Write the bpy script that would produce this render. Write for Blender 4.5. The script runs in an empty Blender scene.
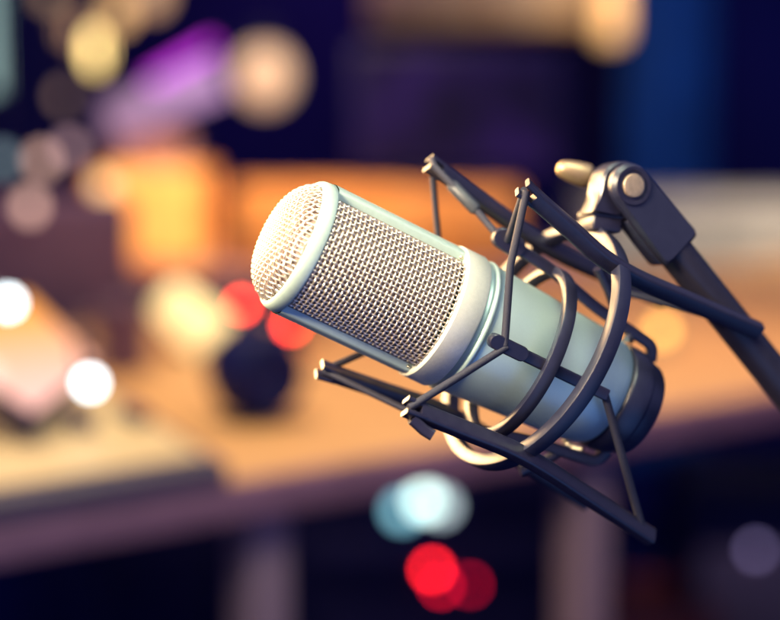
import bpy, bmesh, math, random
from mathutils import Vector as V, Matrix as M
R = math.radians
rnd = random.Random(7)
scene = bpy.context.scene
COL = scene.collection

# ------------------------------------------------------------------ camera
CAM = V((0, 0, 1.1)); PITCH = R(8)
RIGHT = V((1, 0, 0)); FWD = V((0, math.cos(PITCH), -math.sin(PITCH))); UP = V((0, math.sin(PITCH), math.cos(PITCH)))
F = 1707.0
cd = bpy.data.cameras.new('camera'); co = bpy.data.objects.new('camera', cd); COL.objects.link(co)
co.location = CAM; co.rotation_euler = (R(90) - PITCH, 0, 0)
cd.sensor_width = 36; cd.lens = F * 36 / 780; cd.clip_start = .01; cd.clip_end = 100
cd.dof.use_dof = True; cd.dof.focus_distance = .674; cd.dof.aperture_fstop = 3.0; cd.dof.aperture_blades = 0
scene.camera = co

def rig(x, y, z):
    "metres right, down and away from the lens -> world"
    return CAM + RIGHT * x - UP * y + FWD * z
def rdir(x, y, z): return RIGHT * x - UP * y + FWD * z
def at(px, py, z): return rig((px - 390) / F * z, (py - 310) / F * z, z)

# ------------------------------------------------------------------ materials
def mat(name, col, rough=.5, metal=0., spec=.5, emit=None, es=0., noise=0., nscale=60., bump=0., bscale=300., coat=0., rvar=0., aniso=0.):
    m = bpy.data.materials.new(name); m.use_nodes = True
    nt = m.node_tree; b = nt.nodes['Principled BSDF']
    b.inputs['Base Color'].default_value = (*col, 1); b.inputs['Roughness'].default_value = rough
    b.inputs['Metallic'].default_value = metal; b.inputs['Specular IOR Level'].default_value = spec
    b.inputs['Coat Weight'].default_value = coat; b.inputs['Coat Roughness'].default_value = .15
    tc = nt.nodes.new('ShaderNodeTexCoord')
    if noise or rvar:
        n = nt.nodes.new('ShaderNodeTexNoise'); n.inputs['Scale'].default_value = nscale; n.inputs['Detail'].default_value = 5
        nt.links.new(tc.outputs['Object'], n.inputs['Vector'])
        if noise:
            r = nt.nodes.new('ShaderNodeMapRange'); r.inputs[1].default_value = .3; r.inputs[2].default_value = .7
            r.inputs[3].default_value = 1 - noise; r.inputs[4].default_value = 1 + noise
            nt.links.new(n.outputs['Fac'], r.inputs[0])
            mx = nt.nodes.new('ShaderNodeVectorMath'); mx.operation = 'SCALE'
            mx.inputs[0].default_value = col; nt.links.new(r.outputs[0], mx.inputs['Scale'])
            nt.links.new(mx.outputs[0], b.inputs['Base Color'])
        if rvar:
            r2 = nt.nodes.new('ShaderNodeMapRange'); r2.inputs[1].default_value = .3; r2.inputs[2].default_value = .7
            r2.inputs[3].default_value = rough - rvar; r2.inputs[4].default_value = rough + rvar
            nt.links.new(n.outputs['Fac'], r2.inputs[0]); nt.links.new(r2.outputs[0], b.inputs['Roughness'])
    if bump:
        n2 = nt.nodes.new('ShaderNodeTexNoise'); n2.inputs['Scale'].default_value = bscale; n2.inputs['Detail'].default_value = 3
        nt.links.new(tc.outputs['Object'], n2.inputs['Vector'])
        bp = nt.nodes.new('ShaderNodeBump'); bp.inputs['Strength'].default_value = bump; bp.inputs['Distance'].default_value = .0004
        nt.links.new(n2.outputs['Fac'], bp.inputs['Height']); nt.links.new(bp.outputs['Normal'], b.inputs['Normal'])
    if emit:
        b.inputs['Emission Color'].default_value = (*emit, 1); b.inputs['Emission Strength'].default_value = es
    return m
def wood(name, c1, c2, scale=(2, 30, 30), rough=.45):
    m = mat(name, c1, rough); nt = m.node_tree; b = nt.nodes['Principled BSDF']
    tc = nt.nodes.new('ShaderNodeTexCoord'); mp = nt.nodes.new('ShaderNodeMapping'); mp.inputs['Scale'].default_value = scale
    n = nt.nodes.new('ShaderNodeTexNoise'); n.inputs['Scale'].default_value = 3; n.inputs['Detail'].default_value = 6; n.inputs['Distortion'].default_value = .6
    cr = nt.nodes.new('ShaderNodeValToRGB'); cr.color_ramp.elements[0].color = (*c1, 1); cr.color_ramp.elements[1].color = (*c2, 1)
    cr.color_ramp.elements[0].position = .35; cr.color_ramp.elements[1].position = .65
    nt.links.new(tc.outputs['Object'], mp.inputs[0]); nt.links.new(mp.outputs[0], n.inputs['Vector'])
    nt.links.new(n.outputs['Fac'], cr.inputs[0]); nt.links.new(cr.outputs[0], b.inputs['Base Color'])
    return m
def glow(name, col, s): return mat(name, tuple(min(.8, c) for c in col), .4, emit=col, es=s)

MAT = dict(
    silver=mat('silver_paint', (.47, .63, .60), .38, .45, noise=.02, nscale=1200, bump=.15, bscale=3500, rvar=.03),  # teal of reflected light mixed into the silver, here and in the frame
    teal=mat('silver_frame_paint', (.50, .64, .57), .40, .3, noise=.04, nscale=500, bump=.2, bscale=2200),
    collar=mat('collar_cream_light', (.74, .74, .63), .40, .25, noise=.04, nscale=700, bump=.2, bscale=2200),  # cream light on the collar put into its colour
    wire=mat('wire_mesh', (.86, .76, .62), .32, .8, noise=.1, nscale=700),
    innermesh=mat('inner_mesh', (.40, .29, .25), .5, .3, noise=.5, nscale=1500),
    gold=mat('gold', (.7, .5, .2), .3, .9),
    black=mat('black_coated_metal', (.015, .014, .033), .33, .1, spec=.8, noise=.12, nscale=400, bump=.12, bscale=2400, rvar=.04),
    blackring=mat('black_satin_plastic', (.015, .016, .038), .36, 0, spec=.8, noise=.08, nscale=300, bump=.12, bscale=2400, rvar=.03),
    cord=mat('elastic_cord', (.020, .020, .040), .65, 0, noise=.3, nscale=2500, bump=.6, bscale=3000),
    sleeve=mat('rubber_sleeve', (.035, .04, .055), .45, noise=.2, nscale=600),
    chrome=mat('nickel', (.75, .68, .52), .25, .9, noise=.05, nscale=300),
    brass=mat('dull_brass', (.42, .29, .17), .42, .8, noise=.1, nscale=300),
    bolt=mat('brass_bolt', (.40, .29, .21), .5, .5, noise=.12, nscale=700, bump=.3, bscale=1500),
    boom=mat('boom_tube_paint', (.020, .018, .032), .34, .1, noise=.1, nscale=300, rvar=.02),
)

# ------------------------------------------------------------------ object helpers
def link(name, me, parent=None, root=None, material=None, smooth=True):
    o = bpy.data.objects.new(name, me); COL.objects.link(o)
    if parent: o.parent = parent
    if material: me.materials.append(material)
    if smooth:
        for p in me.polygons: p.use_smooth = True
    return o
def rootloc(o):
    l = V((0, 0, 0))
    while o: l = l + o.location; o = o.parent
    return l
def autosmooth(me, ang=35):
    bm = bmesh.new(); bm.from_mesh(me)
    for e in bm.edges:
        if len(e.link_faces) == 2 and e.calc_face_angle(0) > R(ang): e.smooth = False
    bm.to_mesh(me); bm.free()
def tag(o, label=None, cat=None, group=None, kind=None):
    if label: o['label'] = label
    if cat: o['category'] = cat
    if group: o['group'] = group
    if kind: o['kind'] = kind
    return o
def thing(name, label, cat, loc, group=None, rz=0):
    o = bpy.data.objects.new(name, None); COL.objects.link(o); o.location = loc; o.rotation_euler = (0, 0, rz)
    o.empty_display_size = .02
    return tag(o, label, cat, group)

class MB:
    "collects shapes (world coordinates) and links them as ONE mesh object"
    def __init__(s): s.v = []; s.f = []
    def add(s, v, f):
        n = len(s.v); s.v += [V(p) for p in v]; s.f += [tuple(i + n for i in q) for q in f]; return s
    def build(s, name, material, parent=None, loc=None, ang=35, local=False):
        off = V((0, 0, 0)) if local else (rootloc(parent) if parent else (V(loc) if loc is not None else V((0, 0, 0))))
        me = bpy.data.meshes.new(name); me.from_pydata([p - off for p in s.v], [], s.f)
        bm = bmesh.new(); bm.from_mesh(me); bmesh.ops.recalc_face_normals(bm, faces=bm.faces); bm.to_mesh(me); bm.free()
        me.update()
        for p in me.polygons: p.use_smooth = True
        autosmooth(me, ang)
        o = link(name, me, parent, None, material, False)
        if not parent and loc is not None: o.location = loc
        return o
    # --- shapes
    def lathe(s, prof, c, a, e1, e2, seg=96, cap0=False, cap1=False, closed=False):
        n = len(prof); v = []
        for (h, r) in prof:
            for k in range(seg):
                t = 2 * math.pi * k / seg
                v.append(c + a * h + (e1 * math.cos(t) + e2 * math.sin(t)) * r)
        f = []
        for i in range(n if closed else n - 1):
            j = (i + 1) % n
            for k in range(seg):
                q = (k + 1) % seg
                f.append((i * seg + k, i * seg + q, j * seg + q, j * seg + k))
        if cap0: f.append(tuple(range(seg))[::-1])
        if cap1: f.append(tuple((n - 1) * seg + k for k in range(seg)))
        return s.add(v, f)
    def sweep(s, pts, sec, ups, cap=True, scale=None):
        "sec: list of (u along up, w along side); ups: one vector or one per point"
        n = len(pts); m = len(sec); v = []
        for i, p in enumerate(pts):
            t = (pts[min(i + 1, n - 1)] - pts[max(i - 1, 0)]).normalized()
            u = ups if isinstance(ups, V) else ups[i]
            u = (u - t * u.dot(t)).normalized(); w = t.cross(u)
            k = scale[i] if scale else 1
            for (x, y) in sec: v.append(p + u * (x * k) + w * (y * k))
        f = []
        for i in range(n - 1):
            for j in range(m):
                q = (j + 1) % m
                f.append((i * m + j, i * m + q, (i + 1) * m + q, (i + 1) * m + j))
        if cap: f += [tuple(range(m))[::-1], tuple((n - 1) * m + j for j in range(m))]
        return s.add(v, f)
    def tube(s, pts, r, seg=14, scale=None):
        sec = [(r * math.cos(2 * math.pi * k / seg), r * math.sin(2 * math.pi * k / seg)) for k in range(seg)]
        d = (pts[-1] - pts[0]).normalized()
        up = d.cross(V((.31, .52, .8))).normalized()
        # parallel transport
        ups = [up]; 
        for i in range(1, len(pts)):
            t = (pts[min(i + 1, len(pts) - 1)] - pts[i - 1]).normalized()
            u = ups[-1] - t * ups[-1].dot(t); ups.append(u.normalized())
        return s.sweep(pts, sec, ups, True, scale)
    def box(s, c, sx, sy, sz, X=V((1, 0, 0)), Y=V((0, 1, 0)), Z=V((0, 0, 1)), bev=0.):
        "box centred at c, full sizes; bev rounds the vertical outline and the top/bottom rims"
        if bev <= 0:
            v = [c + X * (i * sx / 2) + Y * (j * sy / 2) + Z * (k * sz / 2) for k in (-1, 1) for j in (-1, 1) for i in (-1, 1)]
            return s.add(v, [(0, 2, 3, 1), (4, 5, 7, 6), (0, 1, 5, 4), (2, 6, 7, 3), (0, 4, 6, 2), (1, 3, 7, 5)])
        lv = []
        for (dz, ins) in ((-sz / 2, bev), (-sz / 2 + bev * .3, bev * .3), (-sz / 2 + bev, 0), (sz / 2 - bev, 0), (sz / 2 - bev * .3, bev * .3), (sz / 2, bev)):
            sec = rrect(sx - 2 * ins, sy - 2 * ins, max(bev - ins * .5, bev * .4))
            lv.append([c + X * x + Y * y + Z * dz for x, y in sec])
        m = len(lv[0]); f = []
        for i in range(5):
            for j in range(m):
                q = (j + 1) % m; f.append((i * m + j, i * m + q, (i + 1) * m + q, (i + 1) * m + j))
        f += [tuple(range(m))[::-1], tuple(5 * m + j for j in range(m))]
        return s.add([p for l in lv for p in l], f)
    def ball(s, c, r, seg=20, squash=(1, 1, 1)):
        n = seg // 2; v = [c + V((0, 0, r * squash[2]))]
        for i in range(1, n):
            ph = math.pi * i / n
            for k in range(seg):
                t = 2 * math.pi * k / seg
                v.append(c + V((r * squash[0] * math.sin(ph) * math.cos(t), r * squash[1] * math.sin(ph) * math.sin(t), r * squash[2] * math.cos(ph))))
        v.append(c - V((0, 0, r * squash[2]))); f = []
        for k in range(seg):
            q = (k + 1) % seg; f.append((0, 1 + k, 1 + q)); f.append((len(v) - 1, 1 + (n - 2) * seg + q, 1 + (n - 2) * seg + k))
        for i in range(n - 2):
            for k in range(seg):
                q = (k + 1) % seg; f.append((1 + i * seg + k, 1 + (i + 1) * seg + k, 1 + (i + 1) * seg + q, 1 + i * seg + q))
        return s.add(v, f)

def rrect(w, h, r, n=4):
    out = []
    for cx, cy, a0 in ((w / 2 - r, h / 2 - r, 0), (-w / 2 + r, h / 2 - r, 90), (-w / 2 + r, -h / 2 + r, 180), (w / 2 - r, -h / 2 + r, 270)):
        for k in range(n + 1):
            a = R(a0 + 90 * k / n); out.append((cx + r * math.cos(a), cy + r * math.sin(a)))
    return out
def smooth_path(pts, n=10):
    out = []; P = [pts[0] * 2 - pts[1]] + list(pts) + [pts[-1] * 2 - pts[-2]]
    for i in range(1, len(P) - 2):
        p0, p1, p2, p3 = P[i - 1:i + 3]
        for k in range(n):
            t = k / n
            out.append(.5 * (2 * p1 + (p2 - p0) * t + (2 * p0 - 5 * p1 + 4 * p2 - p3) * t * t + (3 * p1 - p0 - 3 * p2 + p3) * t ** 3))
    out.append(P[-2]); return out
def round_path(pts, rad, n=8):
    "polyline with its corners rounded"
    out = [pts[0]]
    for i in range(1, len(pts) - 1):
        a, b, c = pts[i - 1], pts[i], pts[i + 1]
        d1 = (a - b); d2 = (c - b); r = min(rad, d1.length * .45, d2.length * .45)
        p, q = b + d1.normalized() * r, b + d2.normalized() * r
        for k in range(n + 1):
            t = k / n; out.append(p * (1 - t) ** 2 + b * (2 * t * (1 - t)) + q * t * t)
    out.append(pts[-1]); return out

# ------------------------------------------------------------------ microphone
MC = rig(-.038894, -.026699, .68)
ma = rdir(.85984, .41263, .30068).normalized()                 # from head to tail
mview = (MC - CAM).normalized()
mn = (-mview + ma * mview.dot(ma)).normalized()                # towards the viewer, square to the axis
mu = ma.cross(mn).normalized()
if mu.dot(UP) < 0: mu = -mu                                    # upwards across the picture
KR = 1.045                                                      # measured head radius against the nominal one
def mp(s, r, ang): # s mm along the axis, r mm, angle from near (0) to up (90)
    return MC + ma * (s / 1000) + (mn * math.cos(R(ang)) + mu * math.sin(R(ang))) * (r * KR / 1000)
def mrad(s): return MC + ma * (s / 1000)
mm = lambda prof, k=1: [(s / 1000, r * k / 1000) for s, r in prof]

mic = thing('condenser_microphone', 'silver condenser microphone with a woven mesh head, slung in the black shock mount', 'microphone', MC + ma * .075)
b = MB(); b.lathe(mm([(64.4, 24), (64.2, 26.6), (64.5, 27.4), (65.2, 27.9), (75.0, 28.0), (75.7, 27.6), (75.9, 26.3)], KR), MC, ma, mn, mu, 160)
b.build('collar', MAT['collar'], mic)
b = MB(); b.lathe(mm([(75.7, 25.0), (77.6, 25.9), (78.2, 26.2), (78.5, 27.0), (79.0, 27.5), (79.8, 27.7), (80.6, 27.4), (81.2, 26.8), (81.8, 26.7), (84, 26.9), (95, 26.4), (110, 25.7), (125, 24.9), (137, 24.2), (143, 23.6), (147, 22.8), (149.5, 21.7), (151, 20.4), (151.5, 18)], KR), MC, ma, mn, mu, 160)
body = b.build('body', MAT['silver'], mic, ang=50)
b = MB(); b.lathe(mm([(.9, 23.6), (-.3, 24.1), (-.7, 24.7), (-.6, 25.3), (.0, 25.9), (.9, 26.4), (2.2, 26.7), (5.0, 26.9), (5.5, 26.7), (5.7, 26.1), (5.7, 24.5)], KR), MC, ma, mn, mu, 160)
b.build('head_ring', MAT['teal'], mic, ang=50)
BAR = 31
for c0 in (90, 270):
    b = MB(); v = []; f = []; n = 16
    half_ = [(24.35, -24.2), (26.5, -22.2), (26.9, -21.2), (27.15, -19.6)]      # flat land facing front, then the round back
    sec = half_ + [(27.2, -19.6 + 39.2 * k / n) for k in range(1, n)] + [(r_, -a_) for r_, a_ in half_[::-1]]
    sec = sec + [(24.3, 24.2 - 48.4 * k / n) for k in range(1, n)]
    for s_ in (5.6, 64.6): v += [mp(s_, r_, c0 + a_) for r_, a_ in sec]
    m_ = len(sec); f = [(j, (j + 1) % m_, m_ + (j + 1) % m_, m_ + j) for j in range(m_)]
    b.add(v, f); bar_o = b.build('side_bar', MAT['teal'], mic)
    for sg in (-1, 1):
        r_ = MB(); r_.ball(mp(63.0, 25.5, c0 + sg * 23.4), .0008, 12); r_.build('glint_bead', MAT['chrome'], bar_o)  # bright bead added for the highlight at each bar corner
# woven wire: true wires that pass over and under each other
PIT = 1.92; WR = .455
def wire_tube(b, P, N, T_, r, seg=6):
    n = len(P); v = []; f = []
    for p, nn, t in zip(P, N, T_):
        bb = t.cross(nn)
        for k in range(seg):
            a = 2 * math.pi * k / seg; v.append(p + (nn * math.cos(a) + bb * math.sin(a)) * r)
    for i in range(n - 1):
        for k in range(seg):
            q = (k + 1) % seg; f.append((i * seg + k, i * seg + q, (i + 1) * seg + q, (i + 1) * seg + k))
    b.add(v, f)
def weave_side(c0):
    b = MB(); r0 = 26.0 * KR; half = 56
    na = int(2 * R(half) * r0 / PIT); ns = int(59.5 / PIT)
    A = [c0 - half + 2 * half * (i + .5) / na for i in range(na)]
    S = [5.4 + 59.4 * (j + .5) / ns for j in range(ns)]
    amp = .34; SUB = 4
    for i, ang in enumerate([a_ + rnd.gauss(0, .13) for a_ in A]):                               # wires along the axis
        P = []; N = []
        for k in range(ns * SUB + 1):
            x = k / SUB - .5
            s_ = 5.4 + 59.4 * (x + .5) / ns; sg = math.cos(math.pi * (x + i))
            nn = (mn * math.cos(R(ang)) + mu * math.sin(R(ang)))
            P.append(mrad(s_) + nn * ((r0 + amp * sg) / 1000)); N.append(nn)
        wire_tube(b, P, N, [ma] * len(P), WR / 1000)
    for j, s_ in enumerate([q_ + rnd.gauss(0, .06) for q_ in S]):                                # wires around it
        P = []; N = []; T_ = []
        for k in range(na * SUB + 1):
            x = k / SUB - .5
            ang = c0 - half + 2 * half * (x + .5) / na; sg = -math.cos(math.pi * (x + j))
            nn = (mn * math.cos(R(ang)) + mu * math.sin(R(ang)))
            P.append(mrad(s_) + nn * ((r0 + amp * sg) / 1000)); N.append(nn); T_.append(ma.cross(nn))
        wire_tube(b, P, N, T_, WR / 1000)
    return b
weave_side(0).build('side_grille', MAT['wire'], mic, ang=180)
weave_side(180).build('side_grille', MAT['wire'], mic, ang=180)
def dome_h(r): return 10.6 * max(0., 1 - (min(r, 25.5) / 25.5) ** 4.0) ** .8
def weave_dome():
    b = MB(); RD = 25.4; n = int(RD / PIT); amp = .3; SUB = 4
    for dire in (0, 1):
        for i in range(-n, n + 1):
            u = i * PIT + rnd.gauss(0, .06); L = math.sqrt(max(0, RD * RD - u * u)); 
            if L < 2: continue
            k0 = int(L / PIT * SUB); P = []; N = []
            for k in range(-k0, k0 + 1):
                w = k / SUB * PIT; rr = math.hypot(u, w); sg = math.cos(math.pi * (k / SUB + i)) * (1 if dire == 0 else -1)
                h = dome_h(rr); dh = (dome_h(rr + .05) - dome_h(rr - .05)) / .1 if rr > .1 else 0
                x, y = (u, w) if dire == 0 else (w, u)
                rad = (mn * x + mu * y) / max(rr, .01)
                nn = (-ma - rad * dh).normalized()
                P.append(MC + (mn * x + mu * y) / 1000 - ma * ((h - .2) / 1000) + nn * (amp * sg / 1000)); N.append(nn)
            T_ = [(P[min(q + 1, len(P) - 1)] - P[max(q - 1, 0)]).normalized() for q in range(len(P))]
            wire_tube(b, P, N, T_, WR * .95 / 1000)
    return b
weave_dome().build('top_grille', MAT['wire'], mic, ang=180)
b = MB(); b.lathe(mm([(63, 25.3), (6, 25.3), (1.2, 24.4)] + [(-dome_h(r_) + 1.6, r_) for r_ in (23.6, 22.5, 20, 16, 11, 6, 1)]), MC, ma, mn, mu, 96, cap1=True)
b.build('inner_mesh', MAT['innermesh'], mic, ang=60)

# ------------------------------------------------------------------ shock mount
HC = rig(.05947, .01427, .71498); ha = rdir(.78770, .43908, .43213).normalized()
hv = rdir(.48689, -.87346, 0).normalized(); hw = rdir(.37745, .21040, -.90181).normalized()
def hp(s, r, ang): return HC + ha * (s / 1000) + (hv * math.cos(R(ang)) + hw * math.sin(R(ang))) * (r / 1000)
KR = 1.0
mount = thing('shock_mount', 'black spider shock mount of two rings, four splayed arms and elastic cords cradling the microphone', 'shock mount', HC)
def ring_prof(r0, r1, s0, s1, bv=.7):
    return mm([(s0 + bv, r0), (s1 - bv, r0), (s1 - bv * .3, r0 + bv * .3), (s1, r0 + bv), (s1, r1 - bv), (s1 - bv * .3, r1 - bv * .3), (s1 - bv, r1), (s0 + bv, r1), (s0 + bv * .3, r1 - bv * .3), (s0, r1 - bv), (s0, r0 + bv), (s0 + bv * .3, r0 + bv * .3)])
b = MB(); b.lathe(ring_prof(50.9, 56.4, -3.3, 3.3), HC, ha, hv, hw, 160, closed=True); b.build('outer_ring', MAT['blackring'], mount)
# outer arms: front tip, waist on the ring, rear tip
zt = lambda p: (p - CAM).dot(FWD)
def arm(tip, mid, rear, name='arm'):
    path = smooth_path([tip.lerp(mid, .0), tip.lerp(mid, .5), tip.lerp(mid, .86), mid.lerp(rear, .14), mid.lerp(rear, .5), rear], 8)
    def radial(p): d = p - HC; return (d - ha * d.dot(ha)).normalized()
    d0 = (path[3] - path[0]).normalized()
    b = MB(); start = next(i for i, p in enumerate(path) if (p - path[0]).length > .007)
    pp = [path[0] + d0 * .0065] + path[start + 1:-1] + [path[-1]]
    b.sweep(pp, rrect(.0072, .0054, .0014, 3), [radial(p) for p in pp])
    u = radial(path[0]); u = (u - d0 * u.dot(d0)).normalized()
    for sg in (-1, 1):                                        # the two prongs that hold the cord
        q = u * (.0026 * sg)
        b.sweep([path[0] + q * 1.1, path[0] + d0 * .004 + q, path[0] + d0 * .0085 + q * .93], rrect(.0021, .0054, .0008, 3), u)
    o = b.build(name, MAT['black'], mount); return path[0] + d0 * .002, path[-2]
zA, zB, zC, zD = (zt(hp(-61, 58, a_)) for a_ in (-35, 25.6, 145, 205.6))
yA, yB, yC, yD = (zt(hp(72, 58, a_)) for a_ in (-35, 25.6, 145, 205.6))
nA, nB, nC, nD = (zt(hp(0, 57, a_)) for a_ in (-35, 25.6, 145, 205.6))
tipA, rearA = arm(at(428, 163, zA), at(549, 249, nA), at(664, 301, yA))
tipB, rearB = arm(at(522, 187, zB), at(617, 270, nB - .0065), at(758, 331, yB))
tipC, rearC = arm(at(405, 406, zC), at(523, 454, nC - .0065), at(651, 537, yC))
tipD, rearD = arm(at(319, 369, zD), at(452, 414, nD), at(588, 503, yD))
# inner cage carried on the microphone's foot
b = MB(); b.lathe(ring_prof(35.2, 39.0, 105, 110.6, .6), MC, ma, mn, mu, 140, closed=True); b.build('inner_ring', MAT['blackring'], mount)
def cage_bar(pts, up, head=.012, name='cage_bar', hw_=.0062):
    path = round_path(pts, .006)
    b = MB(); b.sweep(path, rrect(.0030, .0050, .001, 3), up)
    d = (path[1] - path[0]).normalized(); w = d.cross(up).normalized()
    # rounded flat head with the hook slot
    for (th, wd, L, o_) in ((.0046, hw_, head, 0),):
        out = []
        for k in range(9): a = R(90 + 180 * k / 8); out.append((math.cos(a) * wd / 2, math.sin(a) * wd / 2))
        for k in range(9): a = R(-90 + 180 * k / 8); out.append((L + math.cos(a) * wd / 2, math.sin(a) * wd / 2))
        lay = []
        for (h, ins) in ((-th / 2, .85), (-th / 2 + .0005, 1), (th / 2 - .0005, 1), (th / 2, .85)):
            lay.append([path[0] + d * (L / 2 + (x - L / 2) * (1 if ins == 1 else .97)) + w * (y * ins) + up.normalized() * h for x, y in out])
        m_ = len(out); f = [(i * m_ + j, i * m_ + (j + 1) % m_, (i + 1) * m_ + (j + 1) % m_, (i + 1) * m_ + j) for i in range(3) for j in range(m_)]
        f += [tuple(range(m_))[::-1], tuple(3 * m_ + j for j in range(m_))]
        b.add([p for l in lay for p in l], f)
    return b.build(name, MAT['black'], mount)
rad = lambda ang: mn * math.cos(R(ang)) + mu * math.sin(R(ang))
hookN = mp(82, 36.5, 0)
cage_bar([hookN, mp(110, 34.3, 0), mp(137, 32.5, 0)], rad(0))
cage_bar([mp(84.5, 36.5, 180), mp(110, 34.3, 180), mp(137, 32.5, 180)], rad(180)); hookF = mp(84.5, 36.5, 180)
hookT = mp(79.5, 39.5, 92)
cage_bar([hookT, mp(105, 36.8, 90), mp(131, 31.0, 90), mp(161.5, 27.5, 90), mp(164, 21, 90)], rad(0), .006, hw_=.0088)
hookB = mp(79.5, 41.5, 270)
cage_bar([hookB, mp(105, 36.8, 270), mp(131, 31.0, 270), mp(161.5, 27.5, 270), mp(164, 21, 270)], rad(0), .006, hw_=.0088)
b = MB(); b.lathe(mm([(151.6, 16), (150.6, 21.2), (150.4, 22.4), (151, 23.2), (152, 23.6), (160, 23.3), (161, 22.8), (161.6, 21.8), (162.2, 21.6), (167.4, 20.4), (168.4, 19.6), (168.7, 18.0), (168.7, 8)]), MC, ma, mn, mu, 120, cap1=True)
b.build('base_cup', MAT['blackring'], mount)
for a_ in (90, 270):                                           # bright spring clips at the foot
    b = MB(); b.tube(smooth_path([mp(146.5, 25.3, a_ - 14), mp(147.5, 26.2, a_ - 8), mp(150, 26.1, a_ - 3), mp(152.5, 25.2, a_ + 4)], 6), .0013, 10)
    b.build('spring_clip', MAT['chrome'], mount)
# pegs
b = MB(); b.tube([mp(122, 46.5, 86), mp(131, 40, 87), mp(143, 29.5, 89)], .0020, 12, [1.25, 1, .9]); b.build('peg', MAT['black'], mount)
b = MB(); b.tube([mp(133, 45, 266), mp(139, 39, 267), mp(146, 28.5, 269)], .0020, 12, [1.25, 1, .9]); b.build('peg', MAT['black'], mount)
b = MB(); b.sweep([at(412, 419, zC), at(424, 430, zC + .001), at(433, 435.5, zC + .001)], rrect(.0046, .0038, .0012, 3), rad(270)); b.build('peg', MAT['black'], mount)
def cord(pts, r=.00145):
    b = MB(); b.tube(pts, r, 12); return b.build('elastic_cord', MAT['cord'], mount)
cA = cord([tipA + UP * .0025, at(434, 166, zA - .003), at(470, 203, zA * .6 + zt(hookT) * .4), hookT - mu * .001 + ma * .001], .00155)
b = MB(); p0, p1 = at(450, 183.5, zA * .82 + zt(hookT) * .18), at(477, 210.5, zA * .5 + zt(hookT) * .5); dd = (p1 - p0)
b.tube([p0, p0 + dd * .08, p0 + dd * .92, p1], .0027, 16, [.75, 1, 1, .8]); b.build('cord_sleeve', MAT['sleeve'], cA)
cord([tipA, hookF], .0014)
cord([tipB - hw * .0012, hookT + mn * .003 + ma * .0015], .0014)
cord([tipB + hw * .001, tipB.lerp(hookN, .5) , hookN + ma * .004 + mn * .0008], .0016)
cord([tipC, hookN + ma * .005 + mn * .0008], .0016)
cord([tipC, hookB], .0014); cord([tipD, hookB], .0014); cord([tipD, hookF], .0015)
pegN = mp(137, 32.5, 0)
cord([rearC, rearC.lerp(pegN, .06), pegN - ma * .0005 - mn * .001], .0017)
cord([rearC, mp(137, 40, 267)], .0014); cord([rearD, mp(137, 40, 267)], .0014)
cord([rearA, mp(137, 41, 87)], .0014); cord([rearB, mp(136, 42, 87)], .0014)
# clip that holds the ring: a block with a lip round the rim
ct = hp(0, 58, 0); zc = zt(ct)
cx = (rdir(.90, .10, .30)).normalized(); cy = rdir(-.15, -.95, 0); cy = (cy - cx * cy.dot(cx)).normalized(); cz = cx.cross(cy).normalized()
b = MB(); b.box(at(600, 225, zc), .0135, .0155, .0068, cx, cz, cy, .0012); b.box(at(601, 215.5, zc), .0150, .0165, .0034, cx, cz, cy, .0010)
b.box(at(601.5, 221, zc), .0110, .0120, .0040, cx, cz, cy, .0006)
b.build('ring_clip', MAT['black'], mount)

# ------------------------------------------------------------------ boom arm with its swivel
AL = R(22); bn = rdir(math.sin(AL), 0, -math.cos(AL)).normalized()   # pivot axis, towards the viewer and right
zj = zc + .001
jc = at(624, 187, zj - .006)
bd = rdir(.655, .755, .265); bd = (bd - bn * bd.dot(bn)).normalized()      # boom direction
bs = bd.cross(bn).normalized()
boom = thing('boom_arm', 'black tubular boom arm reaching in from the right, its swivel joint holding the shock mount', 'boom arm', jc)
def plate(b, outline, c, X, Y, N, t0, t1, bv=.0008):
    lay = []
    cxm = sum(p[0] for p in outline) / len(outline); cym = sum(p[1] for p in outline) / len(outline)
    for (h, k) in ((t0, 1), (t0 + bv, 0), (t1 - bv, 0), (t1, 1)):
        row = []
        for (x, y) in outline:
            d = math.hypot(x - cxm, y - cym) or 1; q = 1 - k * bv / d
            row.append(c + X * (cxm + (x - cxm) * q) + Y * (cym + (y - cym) * q) + N * h)
        lay.append(row)
    m_ = len(outline); f = [(i * m_ + j, i * m_ + (j + 1) % m_, (i + 1) * m_ + (j + 1) % m_, (i + 1) * m_ + j) for i in range(3) for j in range(m_)]
    f += [tuple(range(m_))[::-1], tuple(3 * m_ + j for j in range(m_))]
    b.add([p for l in lay for p in l], f)
# local plate axes: jx to the picture's right, jy up
jx = (RIGHT - bn * RIGHT.dot(bn)).normalized(); jy = (UP - bn * UP.dot(bn)).normalized()
k_ = (zj - .006) / F                                            # metres per picture unit at the joint
# bracket: rounded top round the pivot, waist, foot on the clip
ol = []
for k in range(19): a = R(-35 + 215 * k / 18); ol.append((26 * k_ * math.cos(a) - 1 * k_, 26 * k_ * math.sin(a)))
ol += [(-30 * k_, -12 * k_), (-37 * k_, -26 * k_), (-9 * k_, -31 * k_), (8 * k_, -22 * k_)]
b = MB(); plate(b, ol, jc, jx, jy, bn, -.0115, .0012, .0012); b.build('bracket', MAT['black'], boom)
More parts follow.
